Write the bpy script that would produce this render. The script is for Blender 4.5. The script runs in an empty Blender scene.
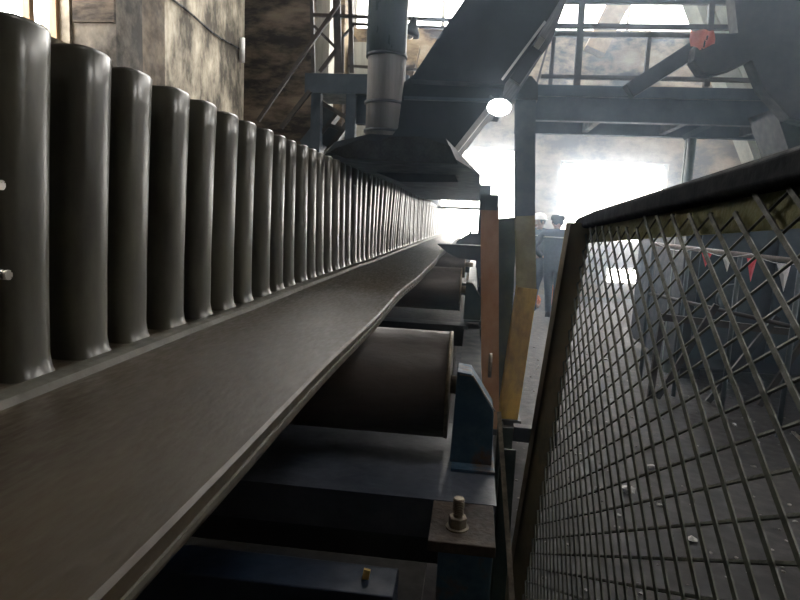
import bpy, bmesh, math, random
from mathutils import Vector, Matrix
random.seed(7)
sc = bpy.context.scene
COL = sc.collection
CZ = 1.57                      # camera height above the floor
F = 600.0                      # focal length in pixels of an 800x600 frame
# ------------------------------------------------------------ camera
Yc = Vector((74, 78, -600)).normalized()
Zc = Vector((220, 4700, 600)); Zc = (Zc - Yc * Zc.dot(Yc)).normalized()
Xc = Yc.cross(Zc).normalized()
R = Matrix((Xc, Yc, Zc))       # camera -> world
cam = bpy.data.objects.new('camera', bpy.data.cameras.new('camera'))
COL.objects.link(cam); sc.camera = cam
cam.matrix_world = Matrix.Translation((0, 0, CZ)) @ R.to_4x4()
cam.data.sensor_width = 36; cam.data.lens = 36 * F / 800; cam.data.clip_start = .02; cam.data.clip_end = 300

def at(px, py, Y):
    """point of the plane y = Y seen at a pixel"""
    d = R @ Vector((px - 400, 300 - py, -F))
    return Vector((0, 0, CZ)) + d * (Y / d.y)

# ------------------------------------------------------------ materials
MATS = {}
def mat(name, c1, c2=None, rough=.6, metal=0, scale=6, stretch=(1, 1, 1), bump=.15, lo=.4, hi=.65, c3=None, spec=.5, detail=6, bscale=None, rvar=1):
    if name in MATS: return MATS[name]
    m = bpy.data.materials.new(name); m.use_nodes = True
    nt = m.node_tree; N = nt.nodes; L = nt.links
    b = N['Principled BSDF']
    b.inputs['Metallic'].default_value = metal; b.inputs['Specular IOR Level'].default_value = spec
    tc = N.new('ShaderNodeTexCoord'); mp = N.new('ShaderNodeMapping'); mp.inputs['Scale'].default_value = stretch
    L.new(tc.outputs['Object'], mp.inputs['Vector'])
    n = N.new('ShaderNodeTexNoise'); n.inputs['Scale'].default_value = scale; n.inputs['Detail'].default_value = detail; n.inputs['Roughness'].default_value = .65
    L.new(mp.outputs[0], n.inputs['Vector'])
    cr = N.new('ShaderNodeValToRGB'); e = cr.color_ramp.elements
    e[0].position = lo; e[1].position = hi
    e[0].color = (*c1, 1); e[1].color = (*(c2 or c1), 1)
    if c3:
        x = cr.color_ramp.elements.new(min(.98, hi + .12)); x.color = (*c3, 1)
    L.new(n.outputs[0], cr.inputs[0]); L.new(cr.outputs[0], b.inputs['Base Color'])
    n2 = N.new('ShaderNodeTexNoise'); n2.inputs['Scale'].default_value = bscale or scale * 5; n2.inputs['Detail'].default_value = 5
    L.new(mp.outputs[0], n2.inputs['Vector'])
    mr = N.new('ShaderNodeMapRange'); mr.inputs['To Min'].default_value = max(.05, rough - .12*rvar); mr.inputs['To Max'].default_value = min(1, rough + .15*rvar)
    mr.inputs['From Min'].default_value = .3; mr.inputs['From Max'].default_value = .7
    L.new(n2.outputs[0], mr.inputs['Value']); L.new(mr.outputs[0], b.inputs['Roughness'])
    bp = N.new('ShaderNodeBump'); bp.inputs['Strength'].default_value = bump; bp.inputs['Distance'].default_value = .01
    L.new(n2.outputs[0], bp.inputs['Height']); L.new(bp.outputs[0], b.inputs['Normal'])
    MATS[name] = m; return m
def emis(name, col, s):
    m = bpy.data.materials.new(name); m.use_nodes = True; N = m.node_tree.nodes
    b = N['Principled BSDF']; b.inputs['Emission Color'].default_value = (*col, 1); b.inputs['Emission Strength'].default_value = s
    return m

rubber = mat('sidewall rubber', (.032, .029, .022), (.090, .086, .062), rough=.30, scale=9, stretch=(1, 1, .35), bump=0, lo=.38, hi=.64, bscale=40, spec=.9, rvar=.15)
beltm = mat('belt rubber', (.046, .033, .019), (.072, .053, .031), rough=.42, scale=3, stretch=(2, .5, 1), bump=.05, bscale=70)
stripm = mat('pale rubber flange', (.085, .080, .062), (.125, .115, .09), rough=.55, scale=8, bump=.15)
steel_dark = mat('sooty dark steel', (.018, .022, .028), (.040, .046, .052), rough=.55, scale=3, bump=.2)
steel_blue = mat('worn blue paint', (.028, .07, .125), (.055, .11, .17), rough=.5, scale=9, bump=.25, c3=(.14, .075, .04), lo=.4, hi=.53)
steel_teal = mat('blue green paint', (.030, .055, .060), (.07, .09, .08), rough=.5, scale=5, bump=.2)
platform_m = mat('dark blue platform paint', (.018, .032, .050), (.035, .055, .075), rough=.55, scale=2.5, bump=.15)
railm = mat('brown black railing paint', (.025, .020, .018), (.05, .038, .032), rough=.55, scale=9, bump=.1)
rollerm = mat('rubbed roller steel', (.060, .048, .044), (.095, .078, .068), rough=.5, metal=.1, scale=4, stretch=(1, 3, 3), bump=.12)
rust = mat('rusty edge', (.045, .034, .028), (.085, .062, .045), rough=.7, scale=15, bump=.3)
orange = mat('faded orange paint', (.50, .24, .11), (.62, .36, .20), rough=.6, scale=5, stretch=(1, 1, .5), bump=.2, c3=(.10, .07, .05))
yellow = mat('dirty yellow paint', (.26, .17, .05), (.62, .42, .10), rough=.6, scale=5, stretch=(1, 1, .5), bump=.25, lo=.35, hi=.6)
greycol = mat('blue grey column paint', (.045, .065, .085), (.09, .11, .12), rough=.55, scale=4, bump=.15)
fence_g = mat('olive green fence paint', (.030, .038, .026), (.060, .068, .042), rough=.55, scale=14, bump=.2)
fence_leg = mat('yellowed olive frame paint', (.12, .13, .035), (.20, .19, .06), rough=.55, scale=22, bump=.2, c3=(.07, .08, .06))
fence_top = mat('dark rubbed fence rail', (.014, .018, .026), (.022, .026, .034), rough=.85, spec=.15, scale=6, bump=.25)
fence_brown = mat('rusty brown fence post', (.14, .12, .075), (.21, .165, .10), rough=.6, scale=6, stretch=(1, 1, .4), bump=.25, c3=(.05, .07, .06))
chrome = mat('bright zinc', (.55, .52, .45), (.7, .68, .6), rough=.3, metal=.9, scale=20, bump=.1)
nutm = mat('oily nut steel', (.16, .13, .10), (.30, .26, .20), rough=.4, metal=.7, scale=30, bump=.2)
wallm = mat('sooty plaster', (.035, .031, .027), (.19, .165, .135), rough=.85, scale=1.7, stretch=(1, 1, .8), bump=.4, lo=.41, hi=.58, c3=(.34, .29, .22), bscale=9, detail=9)
wall_light = mat('pale stained plaster', (.085, .075, .060), (.42, .37, .29), rough=.85, scale=1.5, stretch=(1, 1.3, .7), bump=.5, lo=.40, hi=.56, c3=(.64, .59, .49), bscale=8, detail=9)
wall_dark = mat('smoke and shade black plaster', (.014, .011, .009), (.17, .13, .095), rough=.9, scale=1.3, stretch=(.6, .6, 1.8), bump=.4, lo=.43, hi=.60, c3=(.22, .18, .13), bscale=8, detail=9)
backm = mat('tan plaster with soot streaks', (.045, .034, .026), (.25, .185, .11), rough=.85, scale=1.5, stretch=(.8, 1, 1.3), bump=.4, lo=.42, hi=.54, c3=(.36, .30, .20), bscale=7, detail=8)
concrete = mat('weathered concrete', (.30, .30, .26), (.50, .48, .42), rough=.85, scale=2, stretch=(2, 2, .3), bump=.3)
floorm = mat('oily concrete floor', (.015, .014, .015), (.030, .027, .029), spec=.3, rough=.7, scale=1.6, bump=.5, bscale=14, c3=(.055, .05, .05), detail=9)
ceilm = mat('dark roof sheet', (.06, .06, .06), (.10, .10, .10), rough=.8, scale=3)
pipe_m = mat('blue green pipe paint', (.045, .065, .070), (.09, .11, .10), rough=.35, scale=3, stretch=(1, 1, .3), bump=.1)
pipe_low = mat('brown streaked pipe lagging', (.09, .085, .08), (.17, .15, .14), rough=.7, scale=9, stretch=(1, 1, .08), bump=.3)
hazel = mat('slate chute steel', (.012, .016, .023), (.022, .027, .035), rough=.65, spec=.3, scale=2, bump=.15)
wood = mat('tan window timber', (.28, .18, .10), (.42, .29, .17), rough=.7, scale=6, stretch=(1, 1, .2))
navy = mat('navy work cloth', (.015, .025, .06), (.03, .045, .09), rough=.85, scale=20, bump=.3)
skin = mat('skin', (.42, .24, .17), (.5, .3, .22), rough=.55, scale=10, bump=.05)
helmet_m = mat('white helmet plastic', (.8, .8, .8), (.85, .85, .83), rough=.35, scale=4, bump=0)
black_m = mat('black cloth', (.015, .015, .017), (.03, .03, .03), rough=.85, scale=20)
tape = mat('pale reflective tape', (.6, .62, .62), (.7, .72, .72), rough=.4, scale=20)
pink = mat('salmon cloth', (.75, .25, .20), (.85, .36, .30), rough=.8, scale=12)
red = mat('red pennant cloth', (.75, .05, .07), (.85, .10, .13), rough=.7, scale=20)
white = mat('white pennant cloth', (.75, .75, .78), (.85, .85, .86), rough=.7, scale=20)
sackm = mat('orange red sacking', (.65, .15, .05), (.80, .35, .12), rough=.8, scale=14, bump=.5)
chipm = mat('pale rubble', (.25, .25, .25), (.6, .6, .6), rough=.5, scale=20)
lampglow = emis('lamp lens glow', (1, .96, .9), 60)

# ------------------------------------------------------------ mesh helpers
def box(bm, p0, p1):
    x0, y0, z0 = p0; x1, y1, z1 = p1
    v = [bm.verts.new(c) for c in ((x0,y0,z0),(x1,y0,z0),(x1,y1,z0),(x0,y1,z0),(x0,y0,z1),(x1,y0,z1),(x1,y1,z1),(x0,y1,z1))]
    for f in ((0,3,2,1),(4,5,6,7),(0,1,5,4),(1,2,6,5),(2,3,7,6),(3,0,4,7)): bm.faces.new([v[i] for i in f])
def bar(bm, a, b, w, d, up=(0, 1, 0)):
    """rectangular bar from a to b, d thick along 'up', w across"""
    a = Vector(a); b = Vector(b); t = (b - a).normalized(); u = Vector(up)
    u = (u - t * u.dot(t)).normalized(); s = t.cross(u)
    v = []
    for p in (a, b):
        for i, j in ((-1,-1),(1,-1),(1,1),(-1,1)): v.append(bm.verts.new(p + s * (w/2*i) + u * (d/2*j)))
    for f in ((0,1,2,3),(7,6,5,4),(0,4,5,1),(1,5,6,2),(2,6,7,3),(3,7,4,0)): bm.faces.new([v[i] for i in f])
def cyl(bm, a, b, r, r2=None, n=20, caps=True):
    a = Vector(a); b = Vector(b); t = (b - a).normalized(); r2 = r if r2 is None else r2
    u = t.orthogonal().normalized(); s = t.cross(u)
    A = []; B = []
    for i in range(n):
        q = 2*math.pi*i/n; o = u*math.cos(q) + s*math.sin(q)
        A.append(bm.verts.new(a + o*r)); B.append(bm.verts.new(b + o*r2))
    for i in range(n):
        f = bm.faces.new((A[i], A[(i+1) % n], B[(i+1) % n], B[i])); f.smooth = True
    if caps: bm.faces.new(A[::-1]); bm.faces.new(B)
def tube(bm, pts, r, n=8):
    for p, q in zip(pts, pts[1:]): cyl(bm, p, q, r, n=n)
def prism(bm, pts, off):
    """closed outline pts (3d) swept by the vector off"""
    off = Vector(off); A = [bm.verts.new(p) for p in pts]; B = [bm.verts.new(Vector(p) + off) for p in pts]; n = len(pts)
    bm.faces.new(A); bm.faces.new(B[::-1])
    for i in range(n): bm.faces.new((A[(i+1) % n], A[i], B[i], B[(i+1) % n]))
def hull(bm, pts):
    v = [bm.verts.new(p) for p in pts]
    r = bmesh.ops.convex_hull(bm, input=v)
    bmesh.ops.delete(bm, geom=list({g for g in r['geom_interior'] if isinstance(g, bmesh.types.BMVert)}), context='VERTS')
def ball(bm, c, r, s=(1, 1, 1), sub=2, jit=0):
    M = Matrix.Translation(c) @ Matrix.Diagonal((*s, 1))
    g = bmesh.ops.create_icosphere(bm, subdivisions=sub, radius=r, matrix=M)
    for v in g['verts']:
        if jit: v.co += Vector([random.uniform(-jit, jit) for _ in range(3)])
        for f in v.link_faces: f.smooth = not jit
def lathe(bm, c, prof, n=24, M=None):
    rings = []
    for r, z in prof:
        ring = []
        for i in range(n):
            q = 2*math.pi*i/n; p = Vector((r*math.cos(q), r*math.sin(q), z))
            if M: p = M @ p
            ring.append(bm.verts.new(Vector(c) + p))
        rings.append(ring)
    for a, b in zip(rings, rings[1:]):
        for i in range(n):
            f = bm.faces.new((a[i], a[(i+1) % n], b[(i+1) % n], b[i])); f.smooth = True
    bm.faces.new(rings[0][::-1]); bm.faces.new(rings[-1])
def link(name, bm, m, parent=None, label=None, bevel=0):
    bmesh.ops.recalc_face_normals(bm, faces=bm.faces)
    me = bpy.data.meshes.new(name)
    o = bpy.data.objects.new(name, me); COL.objects.link(o)
    # a top-level mesh or a part keeps its origin at the middle of its underside
    org = Vector((0, 0, 0))
    if len(bm.verts) and parent is None:
        xs = [v.co for v in bm.verts]
        org = Vector(((min(v.x for v in xs)+max(v.x for v in xs))/2, (min(v.y for v in xs)+max(v.y for v in xs))/2, min(v.z for v in xs)))
        bmesh.ops.translate(bm, verts=bm.verts, vec=-org); o.location = org
    if parent is not None:
        o.parent = parent
        w = Vector((0, 0, 0)); p = parent
        while p is not None: w += p.location; p = p.parent
        bmesh.ops.translate(bm, verts=bm.verts, vec=-w)
    bm.to_mesh(me); bm.free()
    me.materials.append(m)
    if bevel:
        b = o.modifiers.new('bevel', 'BEVEL'); b.width = bevel; b.segments = 2; b.limit_method = 'ANGLE'
    if label: o['label'] = label
    return o
def B(): return bmesh.new()
def thing(name, label, cat, loc, group=None):
    o = bpy.data.objects.new(name, None); COL.objects.link(o); o.location = loc; o.empty_display_size = .1
    o['label'] = label; o['category'] = cat
    if group: o['group'] = group
    return o
def tag(o, label, cat, group=None, kind=None):
    o['label'] = label; o['category'] = cat
    if group: o['group'] = group
    if kind: o['kind'] = kind
    return o
def struct(name, bm, m, label=None):
    o = link(name, bm, m); o['kind'] = 'structure'
    if label: o['label'] = label
    return o
def wall_grid(bm, u0, u1, v0, v1, holes, mk):
    us = sorted({u0, u1, *[h[0] for h in holes], *[h[1] for h in holes]}); vs = sorted({v0, v1, *[h[2] for h in holes], *[h[3] for h in holes]})
    us = [u for u in us if u0 <= u <= u1]; vs = [v for v in vs if v0 <= v <= v1]
    for a, b in zip(us, us[1:]):
        for c, d in zip(vs, vs[1:]):
            mu, mv = (a+b)/2, (c+d)/2
            if any(h[0] < mu < h[1] and h[2] < mv < h[3] for h in holes): continue
            mk(bm, a, b, c, d)

# ============================================================ THE BUILDING
LX, RX, BY, FY, TZ = -4.5, 8.0, 14.0, -6.0, 9.0
bm = B(); box(bm, (LX-.4, FY, -.2), (RX+.4, BY+.4, 0)); struct('floor', bm, floorm)
# back wall with two low windows, a high glazed band and an added bright gap
def bx_back(bm, a, b, c, d): box(bm, (a, BY, c), (b, BY+.35, d))
wA = (at(561, 160, BY), at(661, 246, BY)); wB = (at(441, 146, BY), at(518, 241, BY))
hA = (wA[0].x, wA[1].x, wA[1].z, wA[0].z); hB = (wB[0].x, wB[1].x, wB[1].z, wB[0].z)
wD = (at(606, 266, BY), at(648, 285, BY)); hD = (wD[0].x, wD[1].x, wD[1].z, wD[0].z)  # added low gap, its brightness stands in for reflected light patches
cl0 = at(330, 30, BY); cl1 = at(850, 30, BY); hC = (cl0.x, cl1.x, cl0.z + .05, 8.4)
bm = B(); wall_grid(bm, LX, RX, 0, TZ, [hA, hB, hC, hD], bx_back); struct('wall_back', bm, backm)
# left wall, window near the top left of the picture
y0w = 4.9; y1w = 6.38
wz = CZ + 1.72
def bx_left(bm, a, b, c, d): box(bm, (LX-.35, a, c), (LX, b, d))
bm = B(); wall_grid(bm, FY, BY, 0, TZ, [(y0w, y1w, wz, 5.4)], bx_left); struct('wall_left', bm, wall_light)
# smoke-darkened bay and pilasters on the left wall, plus a painted-shade panel
bm = B(); box(bm, (LX, 6.42, 0), (at(116, 30, 6.42).x, 6.95, TZ)); struct('trim_1', bm, wallm)
bm = B(); box(bm, (LX, 6.95, 0), (at(141, 30, 6.95).x, 7.5, TZ)); struct('trim_2', bm, mat('brown stained pier', (.07, .055, .042), (.24, .19, .14), rough=.85, scale=1.6, bump=.4, lo=.4, hi=.6, bscale=9, detail=9))
p = at(71, -40, 6.38); q = at(114, 22, 6.38); bm = B(); box(bm, (p.x, 6.38, q.z), (q.x, 6.42, p.z)); struct('shade_panel', bm, wall_dark)  # dark panel stands in for the shade of a recess
bm = B(); a = at(246, 100, 11.4); b = at(312, 100, 11.4); box(bm, (LX, 11.4, 0), (b.x, 12.3, TZ)); struct('trim_4', bm, wall_dark)
bm = B(); p = at(312, 60, 11.4); box(bm, (p.x, 11.55, 0), (p.x+.28, 12.0, TZ)); struct('trim_5', bm, concrete)
# right wall and roof (roof gaps are unseen, added to let daylight in)
def bx_right(bm, a, b, c, d): box(bm, (RX, a, c), (RX+.35, b, d))
bm = B(); wall_grid(bm, FY, BY, 0, TZ, [(9, 12, 4, 7), (2.2, 4.6, 3.6, 5.2)], bx_right); struct('wall_right', bm, wallm)  # near side opening is unseen, added to light the belt sidewall
def bx_roof(bm, a, b, c, d): box(bm, (a, c, TZ), (b, d, TZ+.2))
bm = B(); wall_grid(bm, LX-.4, RX+.4, FY, BY+.4, [(-3.6, 2.5, 10.4, 13.2), (2.5, 4.3, -.5, 1.6)], bx_roof); struct('ceiling', bm, ceilm)
def bx_front(bm, a, b, c, d): box(bm, (a, FY-.35, c), (b, FY, d))
bm = B(); wall_grid(bm, LX-.35, RX+.35, 0, TZ, [], bx_front); struct('wall_front', bm, wallm)
# window frames, and the frame of the added bright gap
for k, (h, nm) in enumerate(((hA, 'window_1'), (hB, 'window_2'), (hD, 'bright_gap'))):
    bm = B(); a, b, c, d = h
    for s in ((a, a+.06, c, d), (b-.06, b, c, d), (a, b, d-.06, d)): box(bm, (s[0], BY+.1, s[2]), (s[1], BY+.18, s[3]))
    if k == 0: box(bm, (a, BY+.1, c), (b, BY+.18, c+.06))
    struct(nm, bm, concrete)
bm = B()
for yy in (y0w, 5.93, y1w-.05): box(bm, (LX-.2, yy, wz), (LX-.12, yy+.07, 5.4))
box(bm, (LX-.2, y0w, wz), (LX-.12, y1w, wz+.04)); struct('window_3', bm, wood)
# glazing bars and raking concrete ribs of the high band
bm = B()
for x in range(-3, 8, 2): box(bm, (x, BY+.12, hC[2]), (x+.07, BY+.2, hC[3]))
struct('window_4', bm, concrete)
def rake(px0, py0, px1, py1, Y, w, d, label, m=concrete):
    bm = B(); bar(bm, at(px0, py0, Y), at(px1, py1, Y), w, d); return tag(link('roof_brace', bm, m), label, 'concrete brace', 'raking roof braces')
rake(624, -8, 594, 52, 13.5, .42, .4, 'tan raking brace crossing the bright high window band behind the railing', mat('tan brace', (.20, .13, .06), (.32, .22, .11), rough=.8))
rake(412, 46, 400, 105, 13.5, .35, .3, 'short pale concrete brace low on the back wall beside the thick round pipe', backm)
# pale pillar behind the left stair
bm = B(); p = at(350, 60, 12.8); q = at(372, 60, 12.8); box(bm, (p.x, 12.8, 0), (q.x, 13.3, at(360, 42, 12.8).z)); tag(link('concrete_pillar', bm, concrete), 'short pale concrete pillar behind the left platform railing', 'pillar')
bm = B(); p0 = at(325, -10, 12.6); p1 = at(343, 76, 12.6); box(bm, (p0.x, 12.6, 0), (p1.x, 13, p0.z)); tag(link('concrete_pillar', bm, backm), 'tall smoke-stained pillar behind the left platform uprights', 'pillar')
bm = B()
pts = [at(339, 10, 13.2), at(352, -6, 13.2), at(350, 30, 13.2), at(359, 42, 13.2), at(359, 76, 13.2), at(339, 76, 13.2)]
prism(bm, pts, (0, .4, 0)); tag(link('concrete_pier', bm, wallm), 'rough broken-edged plaster pier behind the left railing', 'pier')

# ============================================================ CONVEYOR BELT
TOPZ = CZ - .25; XR = -.232; P = .139; Xs = -.668; A = .050
belt = thing('conveyor_belt', 'wide brown-black rubber conveyor belt with tall corrugated sidewall running away from the camera', 'conveyor belt', (-.6, .3, TOPZ-.035))
def wob(y): return .005*math.sin(y*2.1+1) + .003*math.sin(y*5.3)
bm = B(); ys = [-.6 + .06*i for i in range(242)]
prof = [(-1.45, 0), (XR-.004, 0), (XR, -.004), (XR, -.031), (XR-.004, -.035), (-1.45, -.035)]
prev = None
for y in ys:
    ring = [bm.verts.new((x + (wob(y) if x > -1 else 0), y, TOPZ + z + (.3*wob(y*1.3) if x > -1 else 0))) for x, z in prof]
    if prev:
        for i in range(len(prof)):
            j = (i+1) % len(prof); bm.faces.new((prev[i], prev[j], ring[j], ring[i]))
    else: bm.faces.new(ring[::-1])
    prev = ring
bm.faces.new(prev); bb = link('belt_band', bm, beltm, belt)
# worn edge line and seam ridges on the band edge
bm = B()
for y in ys[:-1]:
    y2 = y + .06
    box(bm, (XR-.003+wob(y), y, TOPZ-.0225), (XR+.0025+wob(y), y2, TOPZ-.0165))
link('edge_seam', bm, stripm, bb)
# flange strip at the sidewall foot
bm = B(); prev = None
for y in ys:
    w = .3*wob(y*1.3)
    ring = [bm.verts.new((x + .6*wob(y*.7), y, TOPZ + w + z)) for x, z in ((-.598, -.004), (-.598, .006), (-.592, .010), (-.570, .012), (-.558, .010), (-.552, -.004))]
    if prev:
        for i in range(6):
            j = (i+1) % 6; bm.faces.new((prev[i], prev[j], ring[j], ring[i]))
    prev = ring
link('flange', bm, stripm, belt, 'pale rubber strip along the sidewall foot')
bm = B(); box(bm, (-1.45, .2, CZ-.93), (-.07, 12.5, CZ-.90)); link('added_dark_strand', bm, mat('dark strand rubber', (.02, .018, .016), (.035, .03, .027), rough=.7), belt)  # strand added so the lit floor under the frame reads dark
# corrugated sidewall
bm = B()
HS = .497; th = .007; NP = 20
path = []
nper = 94; off0 = .818 - P*.30
for i in range(-5*NP, nper*NP):
    t = i/NP; q = 2*math.pi*t
    k = round(t); jy = .006*math.sin(k*2.7)*max(0, math.cos(q)); ja = 1 + .06*math.sin(k*1.9+.5)
    path.append((Xs + A*ja*math.tanh(1.5*math.cos(q))/.905, off0 + P*t + .0152*math.sin(2*q) + jy))
zl = [(0, 1.14), (.010, 1.04), (.03, .97), (.15, .95), (.30, .98), (.44, 1.03), (HS-.006, 1.05), (HS, 1.04)]
def ringpts(side):
    out = []
    for i, (x, y) in enumerate(path):
        a = path[max(0, i-1)]; b = path[min(len(path)-1, i+1)]
        t = Vector((b[0]-a[0], b[1]-a[1])).normalized(); n = Vector((t.y, -t.x)) * side * th
        out.append((x + n.x, y + n.y))
    return out
grids = []
for side in (1, -1):
    rp = ringpts(side); g = []
    for z, s in zl:
        tt = th if z < HS-.001 else th*.5
        row = []
        for (x, y), (cx, cy) in zip(rp, path):
            kk = tt/th
            x2 = cx + (x-cx)*kk; y2 = cy + (y-cy)*kk
            row.append(bm.verts.new((Xs + (x2-Xs)*s + .014*math.sin(y2*1.7)*z/HS, y2, TOPZ + z*(.968 + .013*min(max(y2, 0), 2.6)) + .003*math.sin(y2*3.1)*(z/HS))))
        g.append(row)
    for a, b in zip(g, g[1:]):
        for i in range(len(a)-1):
            f = bm.faces.new((a[i], a[i+1], b[i+1], b[i])); f.smooth = True
    grids.append(g)
a, b = grids[0][-1], grids[1][-1]
for i in range(len(a)-1):
    f = bm.faces.new((a[i], b[i], b[i+1], a[i+1])); f.smooth = True
sw = link('corrugated_sidewall', bm, rubber, belt)
for px, py, L_ in ((9, 275, .05), (2, 185, .045)):
    bm = B(); e = at(px, py, .725)
    cyl(bm, e - Vector((L_+.05, 0, 0)), e, .0068, n=12); cyl(bm, e - Vector((L_*.75, 0, 0)), e - Vector((L_*.55, 0, 0)), .009, n=6)
    link('bolt', bm, chrome, belt, 'shiny bolt end sticking out of the sidewall')

# ============================================================ IDLERS UNDER THE BELT
def roller(Y, xr, r, label):
    zc = TOPZ - .037 - r
    t = thing('belt_roller', label, 'roller', (-.6, Y, zc-r), 'rollers under the belt')
    bm = B(); cyl(bm, (-1.35, Y, zc), (xr-.006, Y, zc), r, n=64); link('shell', bm, rollerm, t)
    bm = B(); M = Matrix.Rotation(math.pi/2, 4, 'Y')
    lathe(bm, (xr-.008, Y, zc), [(r-.03, 0), (r+.0015, .0), (r+.002, .008), (r-.006, .009)], 64, M); link('end_rim', bm, nutm, t, 'rubbed bright rim')
    bm = B(); cyl(bm, (xr-.02, Y, zc), (xr+.075, Y, zc), .024, n=16); link('shaft', bm, nutm, t)
    return t
roller(1.54, -.036, .138, 'nearest brown steel roller under the belt with a bright worn rim')
roller(3.75, -.055, .134, 'second brown steel roller under the belt behind the nearest one')
roller(6.0, -.06, .134, 'third roller under the belt, dark and mostly hidden')

# brackets beside the rollers
ZB = CZ-.600
def bracket(Y, label, m, s=1.0, dx=0):
    t = thing('roller_bracket', label, 'bracket', (.03, Y, CZ-.62), 'roller brackets')
    # outline in X/Z: plate with a chamfered upper corner
    o = [(-.050, -.60), (-.044, -.362), (-.010, -.366), (.050, -.455), (.054, -.60)]
    bm = B(); prism(bm, [(x+dx, Y-.07, max(CZ+z, ZB+.008)) for x, z in o], (0, .10, 0)); link('gusset', bm, m, t, bevel=.002)
    bm = B()
    bar(bm, (-.006+dx, Y-.066, CZ-.370), (.053+dx, Y-.066, CZ-.454), .0022, .010); bar(bm, (-.038+dx, Y-.071, CZ-.368), (-.006+dx, Y-.071, CZ-.371), .003, .004)
    link('worn_edge', bm, nutm, t, 'scraped bright edge')
    bm = B(); box(bm, (-.045+dx, Y-.11, ZB+.0005), (.060+dx, Y+.11, ZB+.008)); link('foot_plate', bm, m, t)
    bm = B(); ring = []
    lathe(bm, (.035+dx, Y+.055, CZ-.37), [(.018, 0), (.032, 0), (.032, .008), (.018, .008)], 24, Matrix.Rotation(math.pi/2, 4, 'Y')); link('bearing_ring', bm, nutm, t)
    return t
bracket(1.50, 'chipped blue angled bracket beside the nearest roller', steel_blue, dx=.026)
bracket(3.72, 'dull teal bracket beside the second roller', steel_teal, dx=.02)
# third support with a pointed blade reaching under the belt edge
bm = B(); Y = 5.2
prism(bm, [at(437, 244, Y), at(484, 246, Y), at(484, 262, Y), at(458, 258, Y), at(448, 253, Y)], (0, .22, 0))
tag(link('belt_support', bm, steel_dark), 'dark steel support with a pointed nose under the far belt edge', 'support')
bm = B()
prism(bm, [at(457, 241, 7), at(465, 236, 7), at(469, 234, 7), at(470, 229, 7), at(472, 234, 7), at(482, 233, 7), at(484, 246, 7), at(455, 246, 7)], (0, .3, 0))
tag(link('idler_frame', bm, steel_dark), 'small dark idler frame at the far mouth of the belt tunnel', 'frame')
# frame: cross beams below, side stringer, bolt, angle legs
fr = thing('conveyor_frame', 'rusty blue and black steel frame carrying the rollers below the belt', 'frame', (0, 1.2, 0))
ZB = CZ-.600
bm = B(); box(bm, (-1.5, 1.235, ZB-.02), (.085, 1.74, ZB)); box(bm, (-1.5, 1.235, ZB-.09), (-.05, 1.25, ZB-.02)); link('saddle_plate', bm, mat('scuffed grey blue plate', (.045, .055, .075), (.10, .11, .14), rough=.4, scale=4, bump=.3, c3=(.22, .2, .2)), fr, 'scuffed plate with a pale worn patch')
bm = B(); box(bm, (-1.5, 1.252, ZB-.16), (-.032, 1.28, ZB-.021)); link('cross_beam', bm, steel_dark, fr, bevel=.003)
bm = B(); box(bm, (-1.5, .955, ZB-.13), (-.10, 1.045, ZB-.05)); link('cross_beam', bm, mat('deep blue painted beam', (.005, .013, .03), (.01, .022, .045), rough=.5, scale=5), fr, 'deep blue lower cross beam', bevel=.003)
bm = B(); box(bm, (-.050, 1.065, ZB-.022), (.078, 1.234, ZB)); link('bolt_pad', bm, rust, fr, bevel=.002)
bm = B(); box(bm, (-.03, 1.08, 0), (.074, 1.22, ZB-.022)); link('leg', bm, steel_blue, fr, bevel=.003)
bm = B(); box(bm, (-.02, 1.8, ZB-.16), (.07, 12.5, ZB-.02)); link('stringer', bm, steel_dark, fr)
for yy in (3.45, 5.9, 8.6): 
    bm = B(); box(bm, (-1.5, yy, ZB-.12), (.0, yy+.14, ZB)); link('cross_beam', bm, steel_dark, fr)
for yy in (3.5, 9.0, 12.2):
    bm = B(); box(bm, (-.02, yy, 0), (.08, yy+.12, ZB-.02)); link('leg', bm, steel_dark, fr)
# stud and nut on the pad
t = thing('stud_bolt', 'short threaded stud with a worn hex nut on the rusty pad', 'bolt', (.008, 1.13, ZB))
z = ZB; cx, cy = .004, 1.125
bm = B(); cyl(bm, (cx, cy, z), (cx, cy, z+.062), .0095, n=16)
for k in range(9): cyl(bm, (cx, cy, z+.030+.0035*k), (cx, cy, z+.0318+.0035*k), .0112, n=16)
link('stud', bm, nutm, t)
bm = B(); cyl(bm, (cx, cy, z+.003), (cx, cy, z+.024), .019, n=6); link('nut', bm, nutm, t, bevel=.002)
bm = B(); cyl(bm, (cx, cy, z), (cx, cy, z+.003), .023, n=24); link('washer', bm, nutm, t)
# angle-iron uprights right of the frame
def angle_post(x0, Y, z1, w, label, m, g=None):
    bm = B(); box(bm, (x0, Y, 0), (x0+w, Y+.006, z1)); box(bm, (x0, Y, 0), (x0+.006, Y+w, z1))
    return tag(link('angle_post', bm, m), label, 'steel post', g)
p = at(501, 449, 1.75); angle_post(p.x, 1.75, p.z, .045, 'dark angle-iron post with a bright cut top just right of the bolt', steel_teal, 'angle iron posts')
p = at(498, 427, 2.25); angle_post(p.x, 2.25, p.z, .058, 'slightly taller angle-iron post right behind the first, below the yellow column', steel_teal, 'angle iron posts')
bm = B(); bar(bm, at(499, 412, 1.6), at(513, 610, 1.25), .012, .006); tag(link('flat_bar', bm, nutm), 'thin slanted steel strip with a scraped edge beside the frame', 'steel strip')
bm = B(); p = at(513, 432, 4.0); q = at(556, 437, 4.0); bar(bm, p, q, .10, .08); tag(link('floor_bar', bm, steel_dark), 'low dark bar lying across the walkway between column and fence', 'bar')

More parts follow.
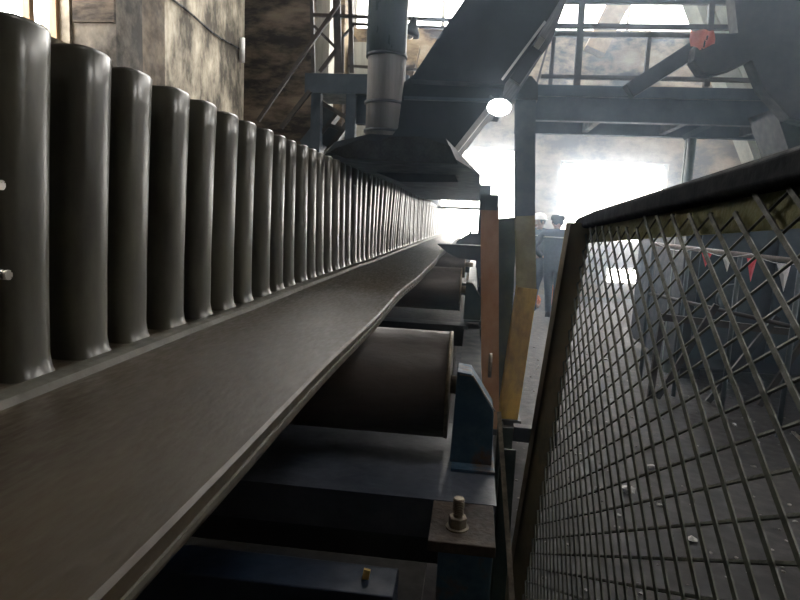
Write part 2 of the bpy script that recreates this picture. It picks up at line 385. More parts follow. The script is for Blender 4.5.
# ============================================================ COLUMNS AT THE BELT SIDE
t = thing('machine_column', 'tall narrow leaning column, blue-grey above and dirty yellow below, beside the walkway', 'column', (at(505, 430, 4.7).x, 4.8, 0))
def hbar(bm, a, b, w, dd=.14):
    a = Vector(a); b = Vector(b); o = Vector((0, dd/2, 0))
    bar(bm, a - o, b - o, w, .014); bar(bm, a + o, b + o, w, .014); bar(bm, a, b, .012, dd)
bm = B(); hbar(bm, at(524.5, 219, 4.75), at(525, 84, 4.75), .145); link('upper_section', bm, greycol, t, 'blue-grey painted upper length')
bm = B(); hbar(bm, at(526, 291, 4.75), at(524.5, 216, 4.75), .142, .15); link('middle_section', bm, mat('faded olive paint', (.26, .24, .12), (.40, .36, .18), rough=.6, scale=6), t, 'faded olive middle length')
bm = B(); hbar(bm, at(526.5, 287, 4.74), at(505, 432, 4.74), .150, .16); link('lower_section', bm, yellow, t, 'dirty yellow lower length')
bm = B(); p = at(505, 432, 4.74); box(bm, (p.x-.11, 4.62, 0), (p.x+.11, 4.88, .04)); link('foot_plate', bm, steel_dark, t)
bm = B(); p0 = at(501, 88, 4.7); p1 = at(537, 78, 4.7); prism(bm, [at(497, 98, 4.66), at(502, 84, 4.66), at(514, 76, 4.66), at(532, 76, 4.66), at(538, 84, 4.66), at(538, 100, 4.66)], (0, .22, 0)); link('head_block', bm, steel_dark, t)
def hcol(bm, x0, x1, y0, z0, z1):
    box(bm, (x0, y0, z0), (x1, y0+.012, z1)); box(bm, (x0, y0+.13, z0), (x1, y0+.142, z1)); box(bm, ((x0+x1)/2-.005, y0, z0), ((x0+x1)/2+.005, y0+.14, z1))
t = thing('machine_column', 'shorter faded orange column standing between the belt and the yellow column', 'column', (.11, 4.5, 0))
bm = B(); hbar(bm, at(490, 434, 4.47), at(489.5, 207, 4.47), .128); link('shaft', bm, orange, t)
p = at(490, 434, 4.47); bm = B(); box(bm, (p.x-.10, 4.37, 0), (p.x+.10, 4.58, .04)); link('foot_plate', bm, steel_dark, t)
p0 = at(480, 207, 4.4); p1 = at(498, 207, 4.4)
bm = B(); box(bm, (p0.x, 4.37, p0.z-.02), (p1.x, 4.6, p0.z+.09)); link('head_block', bm, steel_dark, t)
bm = B(); prism(bm, [at(496, 219, 4.9), at(517, 217, 4.9), at(507, 438, 4.9), at(494, 438, 4.9)], (0, .03, 0)); tag(link('side_plate', bm, steel_teal), 'dull blue-grey plate filling the gap between the orange and yellow columns', 'steel plate')

# ============================================================ CHUTE AND HOOD OVER THE BELT
ch = thing('feed_chute', 'huge dark slate steel chute slanting down to a hood over the belt', 'chute', (-.3, 3, CZ+.27))
zb = CZ + .275
# hood: long box over the sidewall with rising top
bm = B()
hull(bm, [(-.70, 2.75, zb), (-.10, 2.75, zb), (.02, 3.6, zb), (-.95, 3.4, zb), (-.95, 8.2, zb), (.05, 8.2, zb), (-.66, 2.8, CZ+.34), (-.50, 2.8, CZ+.38), (-.15, 2.8, CZ+.37), (-.9, 8.2, CZ+.60), (.0, 8.2, CZ+.48), (-.12, 3.3, CZ+.34)])
link('hood', bm, hazel, ch)
# rubber skirt along the hood front
bm = B(); o = [at(330, 152, 2.72), at(336, 148, 2.72), at(352, 143, 2.72), at(362, 139, 2.72), at(374, 141, 2.72), at(390, 137, 2.72), at(420, 136, 2.72), at(450, 146, 2.72), at(458, 164, 2.72), at(345, 158, 2.72)]
prism(bm, o, (0, .05, 0)); link('rubber_skirt', bm, black_m, ch)
# funnel body between the duct and the hood
bm = B(); Y = 3.7
front = [at(366, 168, Y), at(398, 128, Y), at(404, 82, Y), at(412, 76, Y), at(505, 82, Y), at(500, 97, Y), at(491, 104, Y), at(449, 160, Y), at(458, 182, Y), at(400, 182, Y)]
prism(bm, front, (-.02, .8, 0)); link('funnel', bm, hazel, ch)
# slanting duct
bm = B(); o = [at(411, 79, 3.6), at(445, 27, 3.6), at(460, 6, 3.6), at(478, -22, 3.6), at(575, -22, 3.6), at(560, 0, 3.6), at(531, 47, 3.6), at(505, 84, 3.6)]
prism(bm, o, (0, 1.0, -.05)); link('duct', bm, hazel, ch)
bm = B(); bar(bm, at(504, 104, 3.66), at(497, 100, 3.66), .02, .02)
bar(bm, at(492, 105, 3.69), at(451, 157, 3.69), .030, .05); link('lip', bm, mat('pale steel', (.5, .5, .5), (.65, .65, .63), rough=.4, scale=10, metal=.2), ch, 'pale lip')  # pale bar along the funnel's right edge
bm = B(); bar(bm, at(541, 38, 3.72), at(512, 80, 3.72), .05, .03); bar(bm, at(502, 80, 3.6), at(545, 22, 3.6), .012, .03); link('flange', bm, MATS['pale steel'], ch, 'pale side flange')
bm = B(); bar(bm, at(536, 50, 3.65), at(514, 82, 3.65), .075, .06); link('hinge_block', bm, steel_dark, ch)
bm = B(); bar(bm, at(404, 98, 3.66), at(503, 101, 3.66), .018, .03); link('weld_rib', bm, platform_m, ch)
# portal at the far end of the hood
t = thing('tunnel_portal', 'dark portal frame at the far bright end of the belt tunnel', 'portal', (0, 8.3, 0))
bm = B(); j0 = at(478.5, 222, 8.3); j1 = at(489, 222, 8.3); box(bm, (j0.x, 8.3, 0), (j1.x, 8.5, CZ+.5)); link('jamb', bm, steel_dark, t)
bm = B(); box(bm, (-.95, 8.3, CZ+.29), (j0.x, 8.5, CZ+.52)); link('lintel', bm, steel_dark, t)
bm = B(); box(bm, (-.9, 10.2, CZ+.20), (j0.x+.1, 10.25, CZ+.24)); tag(link('cross_rod', bm, concrete), 'thin pale rod crossing the bright mouth beyond the tunnel', 'rod')

# ============================================================ THICK ROUND PIPE
t = thing('round_pipe', 'thick vertical round pipe, glossy blue-green above and brown streaked below', 'pipe', (-.3, 4.9, CZ+.5))
pc = at(386, 60, 5.3); r = .172
bm = B(); cyl(bm, (pc.x, 5.3, at(388, 57, 5.3).z), (pc.x, 5.3, 6.5), r, n=40); link('upper_pipe', bm, pipe_m, t)
bm = B(); cyl(bm, (pc.x+.01, 5.3, at(388, 150, 5.3).z), (pc.x+.01, 5.3, at(388, 57, 5.3).z), r-.008, n=40); link('lower_pipe', bm, pipe_low, t, 'brown streaked lower length')
for py in (57, 104, 132):
    zz = at(388, py, 5.3).z; bm = B(); cyl(bm, (pc.x+.005, 5.3, zz-.012), (pc.x+.005, 5.3, zz+.012), r+.004, n=40); link('band', bm, steel_dark, t)

# ============================================================ LEFT PLATFORM AND STAIR
Y = 8.0
t = thing('left_platform', 'small dark steel landing on posts in front of the blackened pillar', 'platform', (at(340, 95, Y).x, Y, 0))
p0 = at(305, 73, Y); p1 = at(385, 96, Y)
bm = B(); box(bm, (p0.x, Y, p1.z+.02), (p1.x+.3, Y+.1, p0.z)); link('fascia', bm, platform_m, t)
bm = B(); box(bm, (p0.x+.02, Y+.1, p1.z+.1), (p1.x+.3, Y+1.2, p0.z-.03)); link('deck', bm, steel_dark, t)
bm = B(); p = at(355, 97, Y+.1); q = at(373, 124, Y+.1); box(bm, (p.x, Y+.1, q.z), (q.x+.35, Y+.25, p.z+.08)); link('fascia', bm, platform_m, t)
for px in (316, 351):
    bm = B(); p = at(px, 95, Y+.02); box(bm, (p.x-.065, Y+.02, 0), (p.x+.065, Y+.14, p.z+.05)); link('post', bm, platform_m, t)
t = thing('platform_railing', 'brown railing with crossed braces on the small left landing', 'railing', (at(330, 73, Y).x, Y, p0.z))
def seg(bm, x0, y0, x1, y1, w, Y=Y+.03, d=.04): bar(bm, at(x0, y0, Y), at(x1, y1, Y), w, d)
for px, w in ((314, .045), (339, .095), (352.5, .055)):
    bm = B(); seg(bm, px-.5, 73, px-2.5, -12, w); link('upright', bm, railm, t)
bm = B(); seg(bm, 312, 15, 475, 21, .04); link('rail', bm, railm, t)
bm = B(); seg(bm, 353, 24, 472, 29, .03); seg(bm, 343, 37, 354, 25, .03); seg(bm, 343, 37, 343, 73, .03); link('rail', bm, railm, t)
bm = B(); seg(bm, 348, 66, 420, 70, .03); link('rail', bm, railm, t)
bm = B(); seg(bm, 314, 26, 337, 49, .035); link('brace', bm, railm, t)
bm = B(); seg(bm, 320, 72, 338, 48, .05); link('brace', bm, railm, t)
bm = B(); seg(bm, 339, 6, 315, 37, .045); link('brace', bm, railm, t)
# stairs: two handrails climbing from the left and a stair flight below the landing
t = thing('stair_handrail', 'long brown slanting handrail climbing across the blackened pillar', 'handrail', at(290, 90, 7.9))
bm = B(); bar(bm, at(258, 121, 7.9), at(339, 3, 7.9), .045, .045); link('rail', bm, railm, t)
bm = B(); bar(bm, at(281, 128, 7.9), at(310, 91, 7.9), .055, .045); link('rail', bm, railm, t)
t = thing('stair_flight', 'dark steel stair flight rising under the small left landing', 'stairs', at(335, 140, 8.2))
bm = B(); prism(bm, [at(300, 141, 8.1), at(318, 118, 8.1), at(318, 150, 8.1), at(305, 150, 8.1)], (0, .5, 0)); link('string', bm, platform_m, t)
bm = B(); bar(bm, at(320, 135, 8.3), at(338, 112, 8.3), .05, .04); bar(bm, at(326, 153, 8.3), at(347, 124, 8.3), .07, .04); link('string', bm, railm, t)
bm = B(); bar(bm, at(320, 102, 8.2), at(347, 118, 8.2), .055, .04); bar(bm, at(347, 118, 8.2), at(347, 124, 8.2), .05, .04); bar(bm, at(327, 124, 8.3), at(342, 130, 8.3), .05, .04); link('guard_rail', bm, railm, t)
bm = B()
prism(bm, [at(328, 126, 8.35), at(342, 130, 8.35), at(329, 148, 8.35), at(319, 142, 8.35)], (0, .3, 0)); prism(bm, [at(320, 104, 8.35), at(336, 114, 8.35), at(320, 134, 8.35)], (0, .3, 0)); link('treads', bm, steel_dark, t)

# ============================================================ RIGHT PLATFORM
Y = 6.0
zf = at(660, 123, Y).z; ztop = at(660, 87, Y).z
xl = at(521, 110, Y).x; xr = 6.2
rp = thing('right_platform', 'long dark blue steel gantry platform crossing above the walkway', 'platform', (3, Y, zf))
bm = B(); box(bm, (xl, Y, zf), (xr, Y+.10, zf+.13)); box(bm, (xl, Y+.03, zf+.13), (xr, Y+.1, zf+.22)); box(bm, (xl, Y-.01, zf+.22), (xr, Y+.1, ztop)); link('fascia', bm, platform_m, rp)
bm = B(); box(bm, (xl, Y+.1, ztop-.06), (xr, 6.95, ztop-.01)); link('deck', bm, steel_dark, rp)
bm = B(); box(bm, (xl, 6.85, zf), (xr, 6.95, zf+.25)); link('rear_beam', bm, platform_m, rp)
for x in (1.1, 1.9, 2.7, 3.5, 4.3, 5.1):
    bm = B(); box(bm, (x, Y+.1, zf+.02), (x+.06, 6.85, zf+.16)); link('joist', bm, steel_dark, rp)
zr = at(660, 26, Y).z
rl = thing('platform_railing', 'long dark handrail with thin posts along the right gantry platform', 'railing', (3, Y, ztop))
for px, top, w in ((579.5, -14, .06), (709, -14, .05)):
    bm = B(); bar(bm, at(px-3, 87, Y+.03), at(px+3.6, top, Y+.03), w, .05); link('upright', bm, railm, rl)
for px in (552, 647, 800):
    bm = B(); p = at(px, 60, Y+.04); box(bm, (p.x-.018, Y+.02, ztop), (p.x+.018, Y+.055, zr-.05)); link('upright', bm, railm, rl)
for zz, h in ((zr, .022), (zr-.075, .02), (at(660, 78, Y).z, .018), (at(650, 1, Y).z, .02)):
    bm = B(); box(bm, (at(545, 26, Y).x, Y+.01, zz-h), (xr, Y+.05, zz+h)); link('rail', bm, railm, rl)
bm = B(); bar(bm, at(535, 90, Y+.02), at(562, -5, Y+.02), .018, .018); link('brace', bm, railm, rl)
bm = B(); p = at(691, 150, 6.9); cyl(bm, (p.x, 6.9, 0), (p.x, 6.9, zf), .045, n=18); box(bm, (p.x-.05, 6.93, 0), (p.x-.035, 6.97, zf)); tag(link('gantry_post', bm, mat('grey green post paint', (.14, .18, .17), (.22, .26, .24), rough=.4, scale=6)), 'slim grey-green post holding up the right gantry platform', 'post')
bm = B(); bar(bm, at(683, 138, 6.5), at(745, 108, 6.3), .05, .05); tag(link('diagonal_strut', bm, greycol), 'faint blue-grey diagonal strut beneath the right gantry platform', 'strut')
# raking concrete prop
bm = B(); Yp = 7.6
bar(bm, at(694, -50, Yp), at(772, 160, Yp), .50, .35)
bm2 = B(); bar(bm2, at(700, -30, Yp-.19), at(780, 160, Yp-.19), .05, .03)
pr = thing('concrete_prop', 'big pale raking concrete prop with vertical ribs behind the right gantry', 'concrete prop', at(745, 100, Yp))
pm = mat('pale ribbed concrete', (.45, .47, .42), (.66, .67, .60), rough=.8, scale=3, bump=.2); link('beam', bm, pm, pr); link('rib', bm2, pm, pr)
# overhead machine housing at the right and the stair-like beam running into it
bm = B(); o = [at(733, -15, 5.3), at(830, -15, 5.3), at(830, 130, 5.3), at(790, 118, 5.3), at(764, 89, 5.3), at(752, 60, 5.3), at(735, 68, 5.3), at(714, 74, 5.3), at(702, 72, 5.3), at(694, 60, 5.3), at(696, 46, 5.3), at(704, 36, 5.3), at(738, 33, 5.3)]
prism(bm, o, (0, .16, 0)); oh = thing('overhead_housing', 'large black machine housing hanging at the upper right above the gantry', 'machine housing', at(760, 60, 5.3)); link('casing', bm, steel_dark, oh)
bm = B(); prism(bm, [at(775, 108, 5.5), at(830, 96, 5.5), at(830, 175, 5.5), at(796, 172, 5.5)], (0, .5, 0)); link('lower_casing', bm, steel_dark, oh)
bm = B(); bar(bm, at(628, 92, 5.6), at(702, 44, 5.6), .13, .12); tag(link('slanted_beam', bm, steel_dark), 'dark slanted beam climbing from the gantry deck to the overhead housing', 'beam')
bm = B(); bar(bm, at(645, 87, 5.75), at(694, 59, 5.75), .022, .03); tag(link('pale_strip', bm, MATS['pale steel']), 'thin pale strip under the dark slanted beam', 'strip')
# salmon cloth
bm = B()
def cloth(bm, px0, py0, px1, py1, Y, n=8, amp=.02, cut=.5):
    g = []
    for i in range(n+1):
        row = []
        for j in range(n+1):
            u, v = i/n, j/n; p = at(px0+(px1-px0)*u, py0+(py1-py0)*v*(1-cut*abs(u-.4)), Y); p.y += amp*math.sin(u*9+v*3); row.append(p)
        g.append(row)
    F_ = [[bm.verts.new(p) for p in r] for r in g]; K = [[bm.verts.new(p + Vector((0, .004, 0))) for p in r] for r in g]
    for i in range(n):
        for j in range(n):
            bm.faces.new((F_[i][j], F_[i+1][j], F_[i+1][j+1], F_[i][j+1])).smooth = True; bm.faces.new((K[i][j], K[i][j+1], K[i+1][j+1], K[i+1][j])).smooth = True
cloth(bm, 691, 30, 714, 50, 5.28, amp=.025); tag(link('hanging_cloth', bm, pink), 'crumpled salmon pink cloth caught on the gantry railing', 'cloth')

# ============================================================ LAMPS
p = at(499, 108, 3.5)
t = thing('flood_lamp', 'glaring oval work lamp shining under the end of the gantry', 'lamp', p + Vector((0, 0, .05)))
bm = B(); M = Matrix.Rotation(math.radians(78), 4, 'X')
lathe(bm, p, [(.001, -.045), (.035, -.038), (.057, .0), (.062, .008), (.056, .008)], 28, Matrix.Diagonal((1.1, 1, .8, 1)) @ M); link('lamp_shade', bm, steel_dark, t)
bm = B(); ball(bm, p + Vector((0, -.014, 0)), .055, (1.2, .3, .85), 3); link('lens', bm, lampglow, t, 'glowing lens')
bm = B(); cyl(bm, p + Vector((0, .03, .02)), p + Vector((-.05, .20, .10)), .008); link('hanger', bm, steel_dark, t)
p = at(411, 30, 6.5)
t = thing('pendant_lamp', 'unlit dark bell-shaped lamp on a cord beside the round pipe', 'lamp', p)
bm = B(); lathe(bm, p, [(.012, .13), (.03, .12), (.045, .06), (.10, -.02), (.105, -.05), (.09, -.06)], 24, Matrix.Rotation(.25, 4, 'Y')); link('lamp_shade', bm, steel_dark, t)
bm = B(); ball(bm, p + Vector((-.01, 0, -.05)), .045); link('bulb', bm, chrome, t)
bm = B(); cyl(bm, p + Vector((.02, 0, .12)), p + Vector((.03, 0, 1.2)), .008, n=8); link('cord', bm, steel_dark, t)
link_cable = B(); tube(link_cable, [(LX+.03, 8.2 + i*.35, CZ + 2.93 + .03*math.sin(i*.9)) for i in range(10)], .015); tag(link('wall_cable', link_cable, steel_dark), 'thin cable clipped along the stained left wall', 'cable')
bm = B(); cyl(bm, (LX+.08, 11.1, CZ+2.72), (LX+.08, 11.1, CZ+3.15), .05, n=14); tag(link('wall_tube', bm, helmet_m), 'short white tube fixed on the left wall near the blackened pillar', 'tube')

# ============================================================ MESH FENCE
L0 = .35; LEAN = .085
def fx(z, y=1): return L0 + LEAN*(z - CZ) 
def fp(y, z, dx=0): return Vector((fx(z) + dx, y, z))
YE = 1.93
def railz(y): return CZ + .1127 - .048*y      # middle line of the sloping top rail
fn = thing('mesh_fence', 'green-brown expanded metal guard fence with thick dark sloping top rail', 'fence', (fx(0), 1.2, 0))
bm = B()
W = .088; Hh = .051; rows = int(1.8/Hh); n_ = 0
def strand(bm, a, b, w, d, tilt):
    t_ = (b - a).normalized(); nrm = Vector((1, 0, -LEAN)).normalized(); u = (nrm*math.cos(tilt) + t_.cross(nrm)*math.sin(tilt))
    bar(bm, a, b, w, d, u)
z0 = .12
for i in range(int(1.75/(Hh/2))):
    za = z0 + i*Hh/2; zb2 = za + Hh/2
    nn = int((YE-.35)/(W/2))
    for j in range(nn):
        ya = YE - j*W/2; yb = ya - W/2
        up = (i + j) % 2 == 0
        a = (ya, za if up else zb2); b = (yb, zb2 if up else za)
        if max(a[1], b[1]) > railz((ya+yb)/2) - .018 or yb < .3: continue
        # up: rises toward the camera ; the other family sinks toward it
        if up: strand(bm, fp(a[0], a[1], .002), fp(b[0], b[1], .002), .0042, .003, -.45)
        else: strand(bm, fp(a[0], a[1], -.002), fp(b[0], b[1], -.002), .0058, .003, -.35)
link('mesh_panel', bm, fence_g, fn)
bm = B(); a = fp(.3, railz(.3)); b = fp(2.02, railz(2.02))
def rail_profile(bm, y0, y1):
    rings = []
    for y, dz_ in ((y0, 0), (1.80, 0), (y1-.06, -.006), (y1, -.030)):
        zc_ = railz(y) + dz_; hgt = .0205
        pf = [(-.012, -hgt), (-.020, -hgt+.006), (-.020, hgt-.008), (-.012, hgt), (.045, hgt), (.052, hgt-.008), (.052, -hgt)]
        rings.append([bm.verts.new((fx(zc_)+x, y, zc_+z)) for x, z in pf])
    for a_, b_ in zip(rings, rings[1:]):
        for i in range(7): bm.faces.new((a_[i], a_[(i+1) % 7], b_[(i+1) % 7], b_[i]))
    bm.faces.new(rings[0][::-1]); bm.faces.new(rings[-1])
rail_profile(bm, .25, 2.10); link('top_rail', bm, fence_top, fn, 'thick dark rubbed rail', bevel=.003)
bm = B()
v = []
for y in (.25, 1.95):
    for dx, dz in ((.010, -.018), (.014, -.018), (.014, -.068), (.010, -.068)): v.append(bm.verts.new(fp(y, railz(y)+dz, dx)))
for i in range(4): bm.faces.new((v[i], v[(i+1) % 4], v[4+(i+1) % 4], v[4+i]))
bm.faces.new(v[:4][::-1]); bm.faces.new(v[4:]); link('angle_leg', bm, fence_leg, fn, 'yellowed olive strip below the top rail')
bm = B(); zt_ = railz(2.0)-.005
v0 = fp(1.98, 0); v1 = fp(1.98, zt_)
for (dx0, dx1, y0, y1) in ((-.052, .012, 1.93, 1.938), (-.052, -.044, 1.93, 2.03)):
    vs = []
    for z in (0, zt_):
        for x, y in ((dx0, y0), (dx1, y0), (dx1, y1), (dx0, y1)): vs.append(bm.verts.new((fx(z)+x, y, z)))
    for f in ((0,3,2,1),(4,5,6,7),(0,1,5,4),(1,2,6,5),(2,3,7,6),(3,0,4,7)): bm.faces.new([vs[i] for i in f])
link('end_post', bm, fence_brown, fn, 'rusty brown angle post')
bm = B(); bar(bm, fp(.3, .10), fp(2.0, .10), .05, .02, (1, 0, 0)); link('bottom_rail', bm, fence_top, fn)

# ============================================================ BEYOND THE FENCE
# guard rail with pennants
g = thing('guard_rail', 'low pale rail on thin posts seen through the mesh fence', 'railing', at(700, 255, 6)-Vector((0, 0, 1.3)))
ra = at(654, 244, 6.3); rb = at(812, 263, 4.8)
bm = B(); cyl(bm, ra, rb, .022, n=12); link('rail', bm, mat('worn pinkish rail', (.22, .18, .17), (.4, .36, .34), rough=.5, scale=9), g)
bm = B(); cyl(bm, ra - Vector((0, 0, .5)), rb - Vector((0, 0, .5)), .018, n=10); link('rail', bm, railm, g)
for u in (0.0, .28, .62, .95):
    q = ra.lerp(rb, u); bm = B(); cyl(bm, (q.x, q.y, 0), q, .02, n=10); link('post', bm, greycol, g)
bm = B(); ps = [ra.lerp(rb, k/24) + Vector((0, -.05, .015 - .05*math.sin(math.pi*((k*1.0) % 8)/8))) for k in range(25)]
tube(bm, ps, .004, 6); tag(link('pennant_string', bm, white), 'thin pale string stretched along the low guard rail', 'string')
for k, (px, py, Yq, m, lab, w, h) in enumerate(((707, 252, 5.7, red, 'leftmost red pennant on the string behind the fence', 11, 15), (727, 255, 5.5, white, 'small white pennant between the two red ones', 10, 17), (752, 258, 5.25, red, 'narrow folded red pennant right of the small white one', 10, 24), (784, 264, 4.95, white, 'largest white pennant, rightmost on the string', 14, 28))):
    bm = B(); a = at(px-w/2, py, Yq); b = at(px+w/2, py+1, Yq-.02); c = at(px-w*.15+(k % 2)*1.5, py+h, Yq+.03); d = at(px, py+h*.4, Yq-.05)
    for off in (0, .003):
        vv = [bm.verts.new(q + Vector((0, off, 0))) for q in (a, b, c, d)]
        bm.faces.new((vv[0], vv[3], vv[2])); bm.faces.new((vv[3], vv[1], vv[2])); bm.faces.new((vv[0], vv[1], vv[3]))
    tag(link('pennant', bm, m), lab, 'pennant', 'pennants on the string')
# machine behind the rail
mh = thing('machine_cabinet', 'dark blue-grey machine casing standing behind the low guard rail', 'machine', (4.5, 7.4, 0))
p = at(690, 208, 6.6)
bm = B(); box(bm, (p.x, 6.6, .12), (p.x+4, 8.4, p.z)); link('casing', bm, mat('blue black machine paint', (.02, .026, .04), (.035, .042, .055), rough=.5, scale=2), mh, bevel=.02)
bm = B()
for k in range(5): box(bm, (p.x+.15+.75*k, 6.57, .25), (p.x+.78+.75*k, 6.6, p.z-.12))
link('door_panels', bm, platform_m, mh)
for x in (p.x+.1, p.x+1.9, p.x+3.6):
    bm = B(); box(bm, (x, 6.65, 0), (x+.2, 6.85, .12)); link('leg', bm, steel_dark, mh)
for k, x in enumerate((p.x+.5, p.x+1.35, p.x+2.4)):
    bm = B(); cyl(bm, (x, 6.48, .9), (x, 6.6, .9), .16, n=24); link('cover', bm, greycol, mh)
# lower clutter: long roller stand in front of the machine
t = thing('scrap_rack', 'low dark rack of tilted steel bars on the floor behind the mesh', 'rack', (2.6, 5.6, 0))
for k in range(6):
    bm = B(); x = 1.8 + .45*k; bar(bm, (x, 5.7, .02), (x+.35+.1*(k % 2), 5.5+.08*k, .95-.08*(k % 3)), .05, .03); link('bar', bm, steel_dark if k % 2 else railm, t)
bm = B(); bar(bm, (1.7, 5.6, .8), (4.6, 5.7, .62), .06, .05); link('top_bar', bm, railm, t)
for x in (1.75, 3.1, 4.5):
    bm = B(); bar(bm, (x, 5.75, 0), (x, 5.65, .75), .05, .05); link('post', bm, railm, t)
# floor scraps
zs = lambda px, py: (lambda d: Vector((0, 0, CZ)) + d*(-CZ/d.z))(R @ Vector((px-400, 300-py, -F)))
for k, (px, py, rr) in enumerate(((651, 468, .035), (627, 492, .05), (660, 506, .02), (692, 541, .03), (734, 425, .02), (605, 423, .02), (606, 360, .03), (633, 297, .09), (618, 296, .08), (647, 303, .07), (660, 300, .10), (575, 455, .02), (587, 432, .02), (598, 489, .018), (618, 516, .018), (617, 528, .018))):
    q = zs(px, py); bm = B(); ball(bm, q + Vector((0, 0, rr*.35)), rr, (1, .8, .45), 1, rr*.18)
    places = ['pale stone chip on the dark floor behind the mesh fence', 'large pale rubble lump by the far machine']
    tag(link('rubble_piece', bm, chipm), places[1] if rr > .09 else places[0], 'rubble', 'large rubble lumps' if rr > .09 else 'stone chips on the floor')
bm = B(); q = zs(793, 433); q2 = zs(806, 446); bar(bm, q + Vector((0, 0, .01)), q2 + Vector((0, 0, .01)), .03, .01, (0, 0, 1)); tag(link('metal_offcut', bm, chrome), 'bright metal strip lying on the floor at the right edge', 'metal strip')
bm = B()
for k in range(420):
    y = random.uniform(1.3, 9); x = random.uniform(.2, .5+y*.55); s = random.uniform(.004, .014)
    ball(bm, (x, y, s*.3), s, (1, 1, .5), 1, s*.2)
tag(link('floor_grit', bm, mat('pale grit', (.10, .10, .10), (.35, .34, .33), rough=.5, scale=9)), 'fine pale grit scattered over the dark floor', 'grit', kind='stuff')
q = at(363, 592, 1.0); bm = B(); bar(bm, q, q + Vector((.006, 0, .045)), .012, .006); tag(link('orange_splinter', bm, yellow), 'small tan-orange splinter standing on the dark blue lower beam', 'splinter')
# orange sacks behind the people
for k, (px, py, Yq, s, lab) in enumerate(((560, 300, 11.6, .22, 'orange-red sack right of the standing person'), (556, 286, 11.9, .17, 'upper orange-red sack leaning behind the standing person'), (537, 300, 11.6, .16, 'small red sack left of the standing person'))):
    q = at(px, py, Yq); bm = B(); ball(bm, (q.x, Yq, q.z*.5), max(q.z*.55, .12), (s/.3, .8, 1), 3, .012); bmesh.ops.translate(bm, verts=bm.verts, vec=(0, 0, -min(v.co.z for v in bm.verts)))
    tag(link('sack', bm, sackm), lab, 'sack', 'orange sacks')

# ============================================================ PEOPLE
def skin_body(name, verts, edges, rad, parent, m, sub=2, root=0):
    me = bpy.data.meshes.new(name); me.from_pydata(verts, edges, []); me.update()
    o = bpy.data.objects.new(name, me); COL.objects.link(o); o.parent = parent
    sk = o.modifiers.new('skin', 'SKIN'); sk.use_smooth_shade = True
    for i, r in enumerate(rad):
        rr = r if isinstance(r, tuple) else (r, r)
        me.skin_vertices[0].data[i].radius = rr
        me.skin_vertices[0].data[i].use_root = (i == root)
    ss = o.modifiers.new('sub', 'SUBSURF'); ss.levels = sub; ss.render_levels = sub
    me.materials.append(m); return o
def hand(bm_par, wrist, d, side, parent):
    d = Vector(d).normalized(); lat = Vector((0, 1, 0)).cross(d).normalized()
    V = [wrist, wrist + d*.05, wrist + d*.09]; E = [(0, 1), (1, 2)]; Rr = [.027, (.040, .018), (.038, .015)]
    for k in range(4):
        o = (k-1.5)*.021; l = (.068, .078, .072, .055)[k]
        b = len(V); V += [wrist + d*.095 + lat*o, wrist + d*(.095+l*.5) + lat*o + Vector((0, .008, 0)), wrist + d*(.095+l) + lat*o + Vector((0, .028, 0))]
        E += [(2, b), (b, b+1), (b+1, b+2)]; Rr += [.0095, .009, .008]
    b = len(V); V += [wrist + d*.035 + lat*.042*side, wrist + d*.075 + lat*.062*side + Vector((0, .01, 0))]; E += [(1, b), (b, b+1)]; Rr += [.012, .010]
    return skin_body('hand', [tuple(v) for v in V], E, Rr, parent, skin, 1)
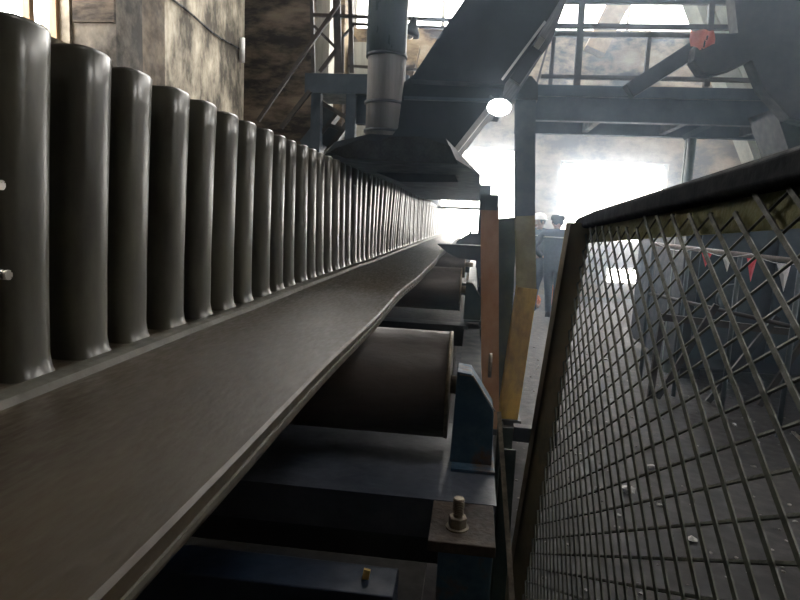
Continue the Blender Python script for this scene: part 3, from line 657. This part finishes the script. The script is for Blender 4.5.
def person(base, label, face_away, head_dy, cap, turn):
    t = thing('person', label, 'person', base); t.rotation_euler = (0, 0, turn)
    V = [(0,0,.95),(0,0,1.12),(0,.01,1.30),(0,.03,1.44),(0,.05,1.51),
         (.20,.02,1.42),(.36,-.02,1.20),(.20,.16,1.03),(-.20,.02,1.42),(-.37,-.02,1.19),(-.22,.16,1.03),
         (.085,0,.86),(.09,.02,.50),(.07,-.01,.10),(-.085,0,.86),(-.07,.12,.50),(-.05,.14,.10),(.08,.14,.045),(-.05,.30,.045)]
    E = [(0,1),(1,2),(2,3),(3,4),(3,5),(5,6),(6,7),(3,8),(8,9),(9,10),(0,11),(11,12),(12,13),(0,14),(14,15),(15,16),(13,17),(16,18)]
    Rr = [(.18,.13),(.19,.13),(.22,.14),(.15,.11),.06,.095,.062,.045,.085,.062,.045,.105,.075,.055,.105,.075,.055,.045,.045]
    skin_body('body', V, E, Rr, t, navy)
    for s, w in ((1, Vector((.20, .16, 1.03))), (-1, Vector((-.22, .16, 1.03)))): hand(None, w, (-s*.9, .15, -.15), s, t)
    bm = B(); hc = Vector((0, .06+head_dy, 1.63))
    ball(bm, hc, .105, (.82, 1.0, 1.12), 3)
    ball(bm, hc + Vector((0, .095, -.075)), .05, (1, .8, .8), 2); cyl(bm, hc + Vector((0, .10, .02)), hc + Vector((0, .13, -.03)), .010, .017, n=8)
    for s in (-1, 1): ball(bm, hc + Vector((.09*s, 0, -.01)), .03, (.4, .8, 1.1), 2)
    cyl(bm, (0, .05, 1.46), hc - Vector((0, .01, .06)), .055, n=16)
    hd = link('head', bm, skin, None); hd.parent = t; 
    for s in (-1, 1):
        bm = B(); ball(bm, hc + Vector((.035*s, .098, .015)), .014, (1, .5, .7), 2); e = link('eye', bm, black_m, None); e.parent = hd; e.location = e.location - hd.location
    bm = B(); bar(bm, hc + Vector((-.025, .128, -.062)), hc + Vector((.025, .128, -.062)), .008, .006); e = link('mouth', bm, red, None); e.parent = hd; e.location = e.location - hd.location
    bm = B(); ball(bm, hc + Vector((0, -.015, .01)), .112, (.84, 1.0, 1.02), 3)
    for v in [v for v in bm.verts if v.co.z < hc.z-.05 or v.co.y > hc.y+.07]: bm.verts.remove(v)
    h = link('hair', bm, black_m, None); h.parent = t
    bm = B()
    if cap == 'helmet':
        lathe(bm, hc + Vector((0, 0, .045)), [(.145, -.01), (.15, 0), (.128, .012), (.122, .05), (.10, .09), (.06, .115), (.001, .122)], 28); h = link('helmet', bm, helmet_m, None)
    else:
        lathe(bm, hc + Vector((0, 0, .04)), [(.118, -.01), (.122, 0), (.118, .05), (.10, .08), (.001, .09)], 24); bar(bm, hc + Vector((0, .09, .05)), hc + Vector((0, .19, .04)), .14, .008, (0, 0, 1)); h = link('cap', bm, black_m, None)
    h.parent = t
    bm = B(); lathe(bm, (0, .01, 1.37), [(.205, 0), (.207, .0), (.207, .02), (.205, .02)], 32, Matrix.Diagonal((1.08, .80, 1, 1)))
    h = link('reflective_stripe', bm, tape, None); h.parent = t
    bm = B()
    for x, y in ((.075, .05), (-.05, .20)):
        hull(bm, [(x-.045, y-.10, 0), (x+.045, y-.10, 0), (x-.05, y+.15, 0), (x+.05, y+.15, 0), (x-.04, y-.09, .10), (x+.04, y-.09, .10), (x-.04, y+.13, .05), (x+.04, y+.13, .05)])
    h = link('shoes', bm, black_m, None, bevel=.01); h.parent = t
    return t
q = zs(548, 318); sc_ = 1.0
pa = person((at(551, 300, q.y).x, q.y, 0), 'person in dark navy overalls and cap, back turned, hands at the hips', True, .07, 'cap', math.radians(-12))
pb = person((at(536.5, 300, 11.3).x, 11.3, 0), 'person in white helmet facing left, half hidden behind the one in navy overalls', False, .02, 'helmet', math.radians(130))

# ============================================================ HAZE
vm = bpy.data.materials.new('window glare haze'); vm.use_nodes = True; nt = vm.node_tree
for n in list(nt.nodes): nt.nodes.remove(n)
o_ = nt.nodes.new('ShaderNodeOutputMaterial'); v_ = nt.nodes.new('ShaderNodeVolumeScatter')
v_.inputs['Color'].default_value = (.62, .80, 1, 1); v_.inputs['Density'].default_value = .014; v_.inputs['Anisotropy'].default_value = .84  # volume added to imitate the veiling glare around the windows
nt.links.new(v_.outputs[0], o_.inputs['Volume'])
bm = B(); box(bm, (-.5, .9, .01), (RX-.03, 10.9, 5.2)); tag(link('glare_haze', bm, vm), 'thin bluish haze added over the walkway and gantry for window glare', 'haze', kind='stuff')
vm2 = vm.copy(); v2 = [n for n in vm2.node_tree.nodes if n.type == 'VOLUME_SCATTER'][0]; v2.inputs['Density'].default_value = .09; v2.inputs['Anisotropy'].default_value = .88; v2.inputs['Color'].default_value = (.80, .88, 1, 1)  # denser copy, added to spread a glow halo round the windows
bm = B(); box(bm, (-.9, 10.92, .01), (RX-.03, BY-.02, 4.1)); tag(link('glare_haze', bm, vm2), 'thicker haze added in front of the back windows to make them glow', 'haze', kind='stuff')

# ============================================================ LIGHT
w = bpy.data.worlds.new('sky'); sc.world = w; w.use_nodes = True
bg = w.node_tree.nodes['Background']; bg.inputs[0].default_value = (1, .975, .93, 1); bg.inputs[1].default_value = 14
sc.view_settings.view_transform = 'Standard'; sc.view_settings.look = 'None'; sc.view_settings.gamma = 1; sc.view_settings.exposure = 0
sc.cycles.use_denoising = True
sc.cycles.max_bounces = 8; sc.cycles.diffuse_bounces = 5; sc.cycles.volume_bounces = 1
sc.cycles.sample_clamp_indirect = 8
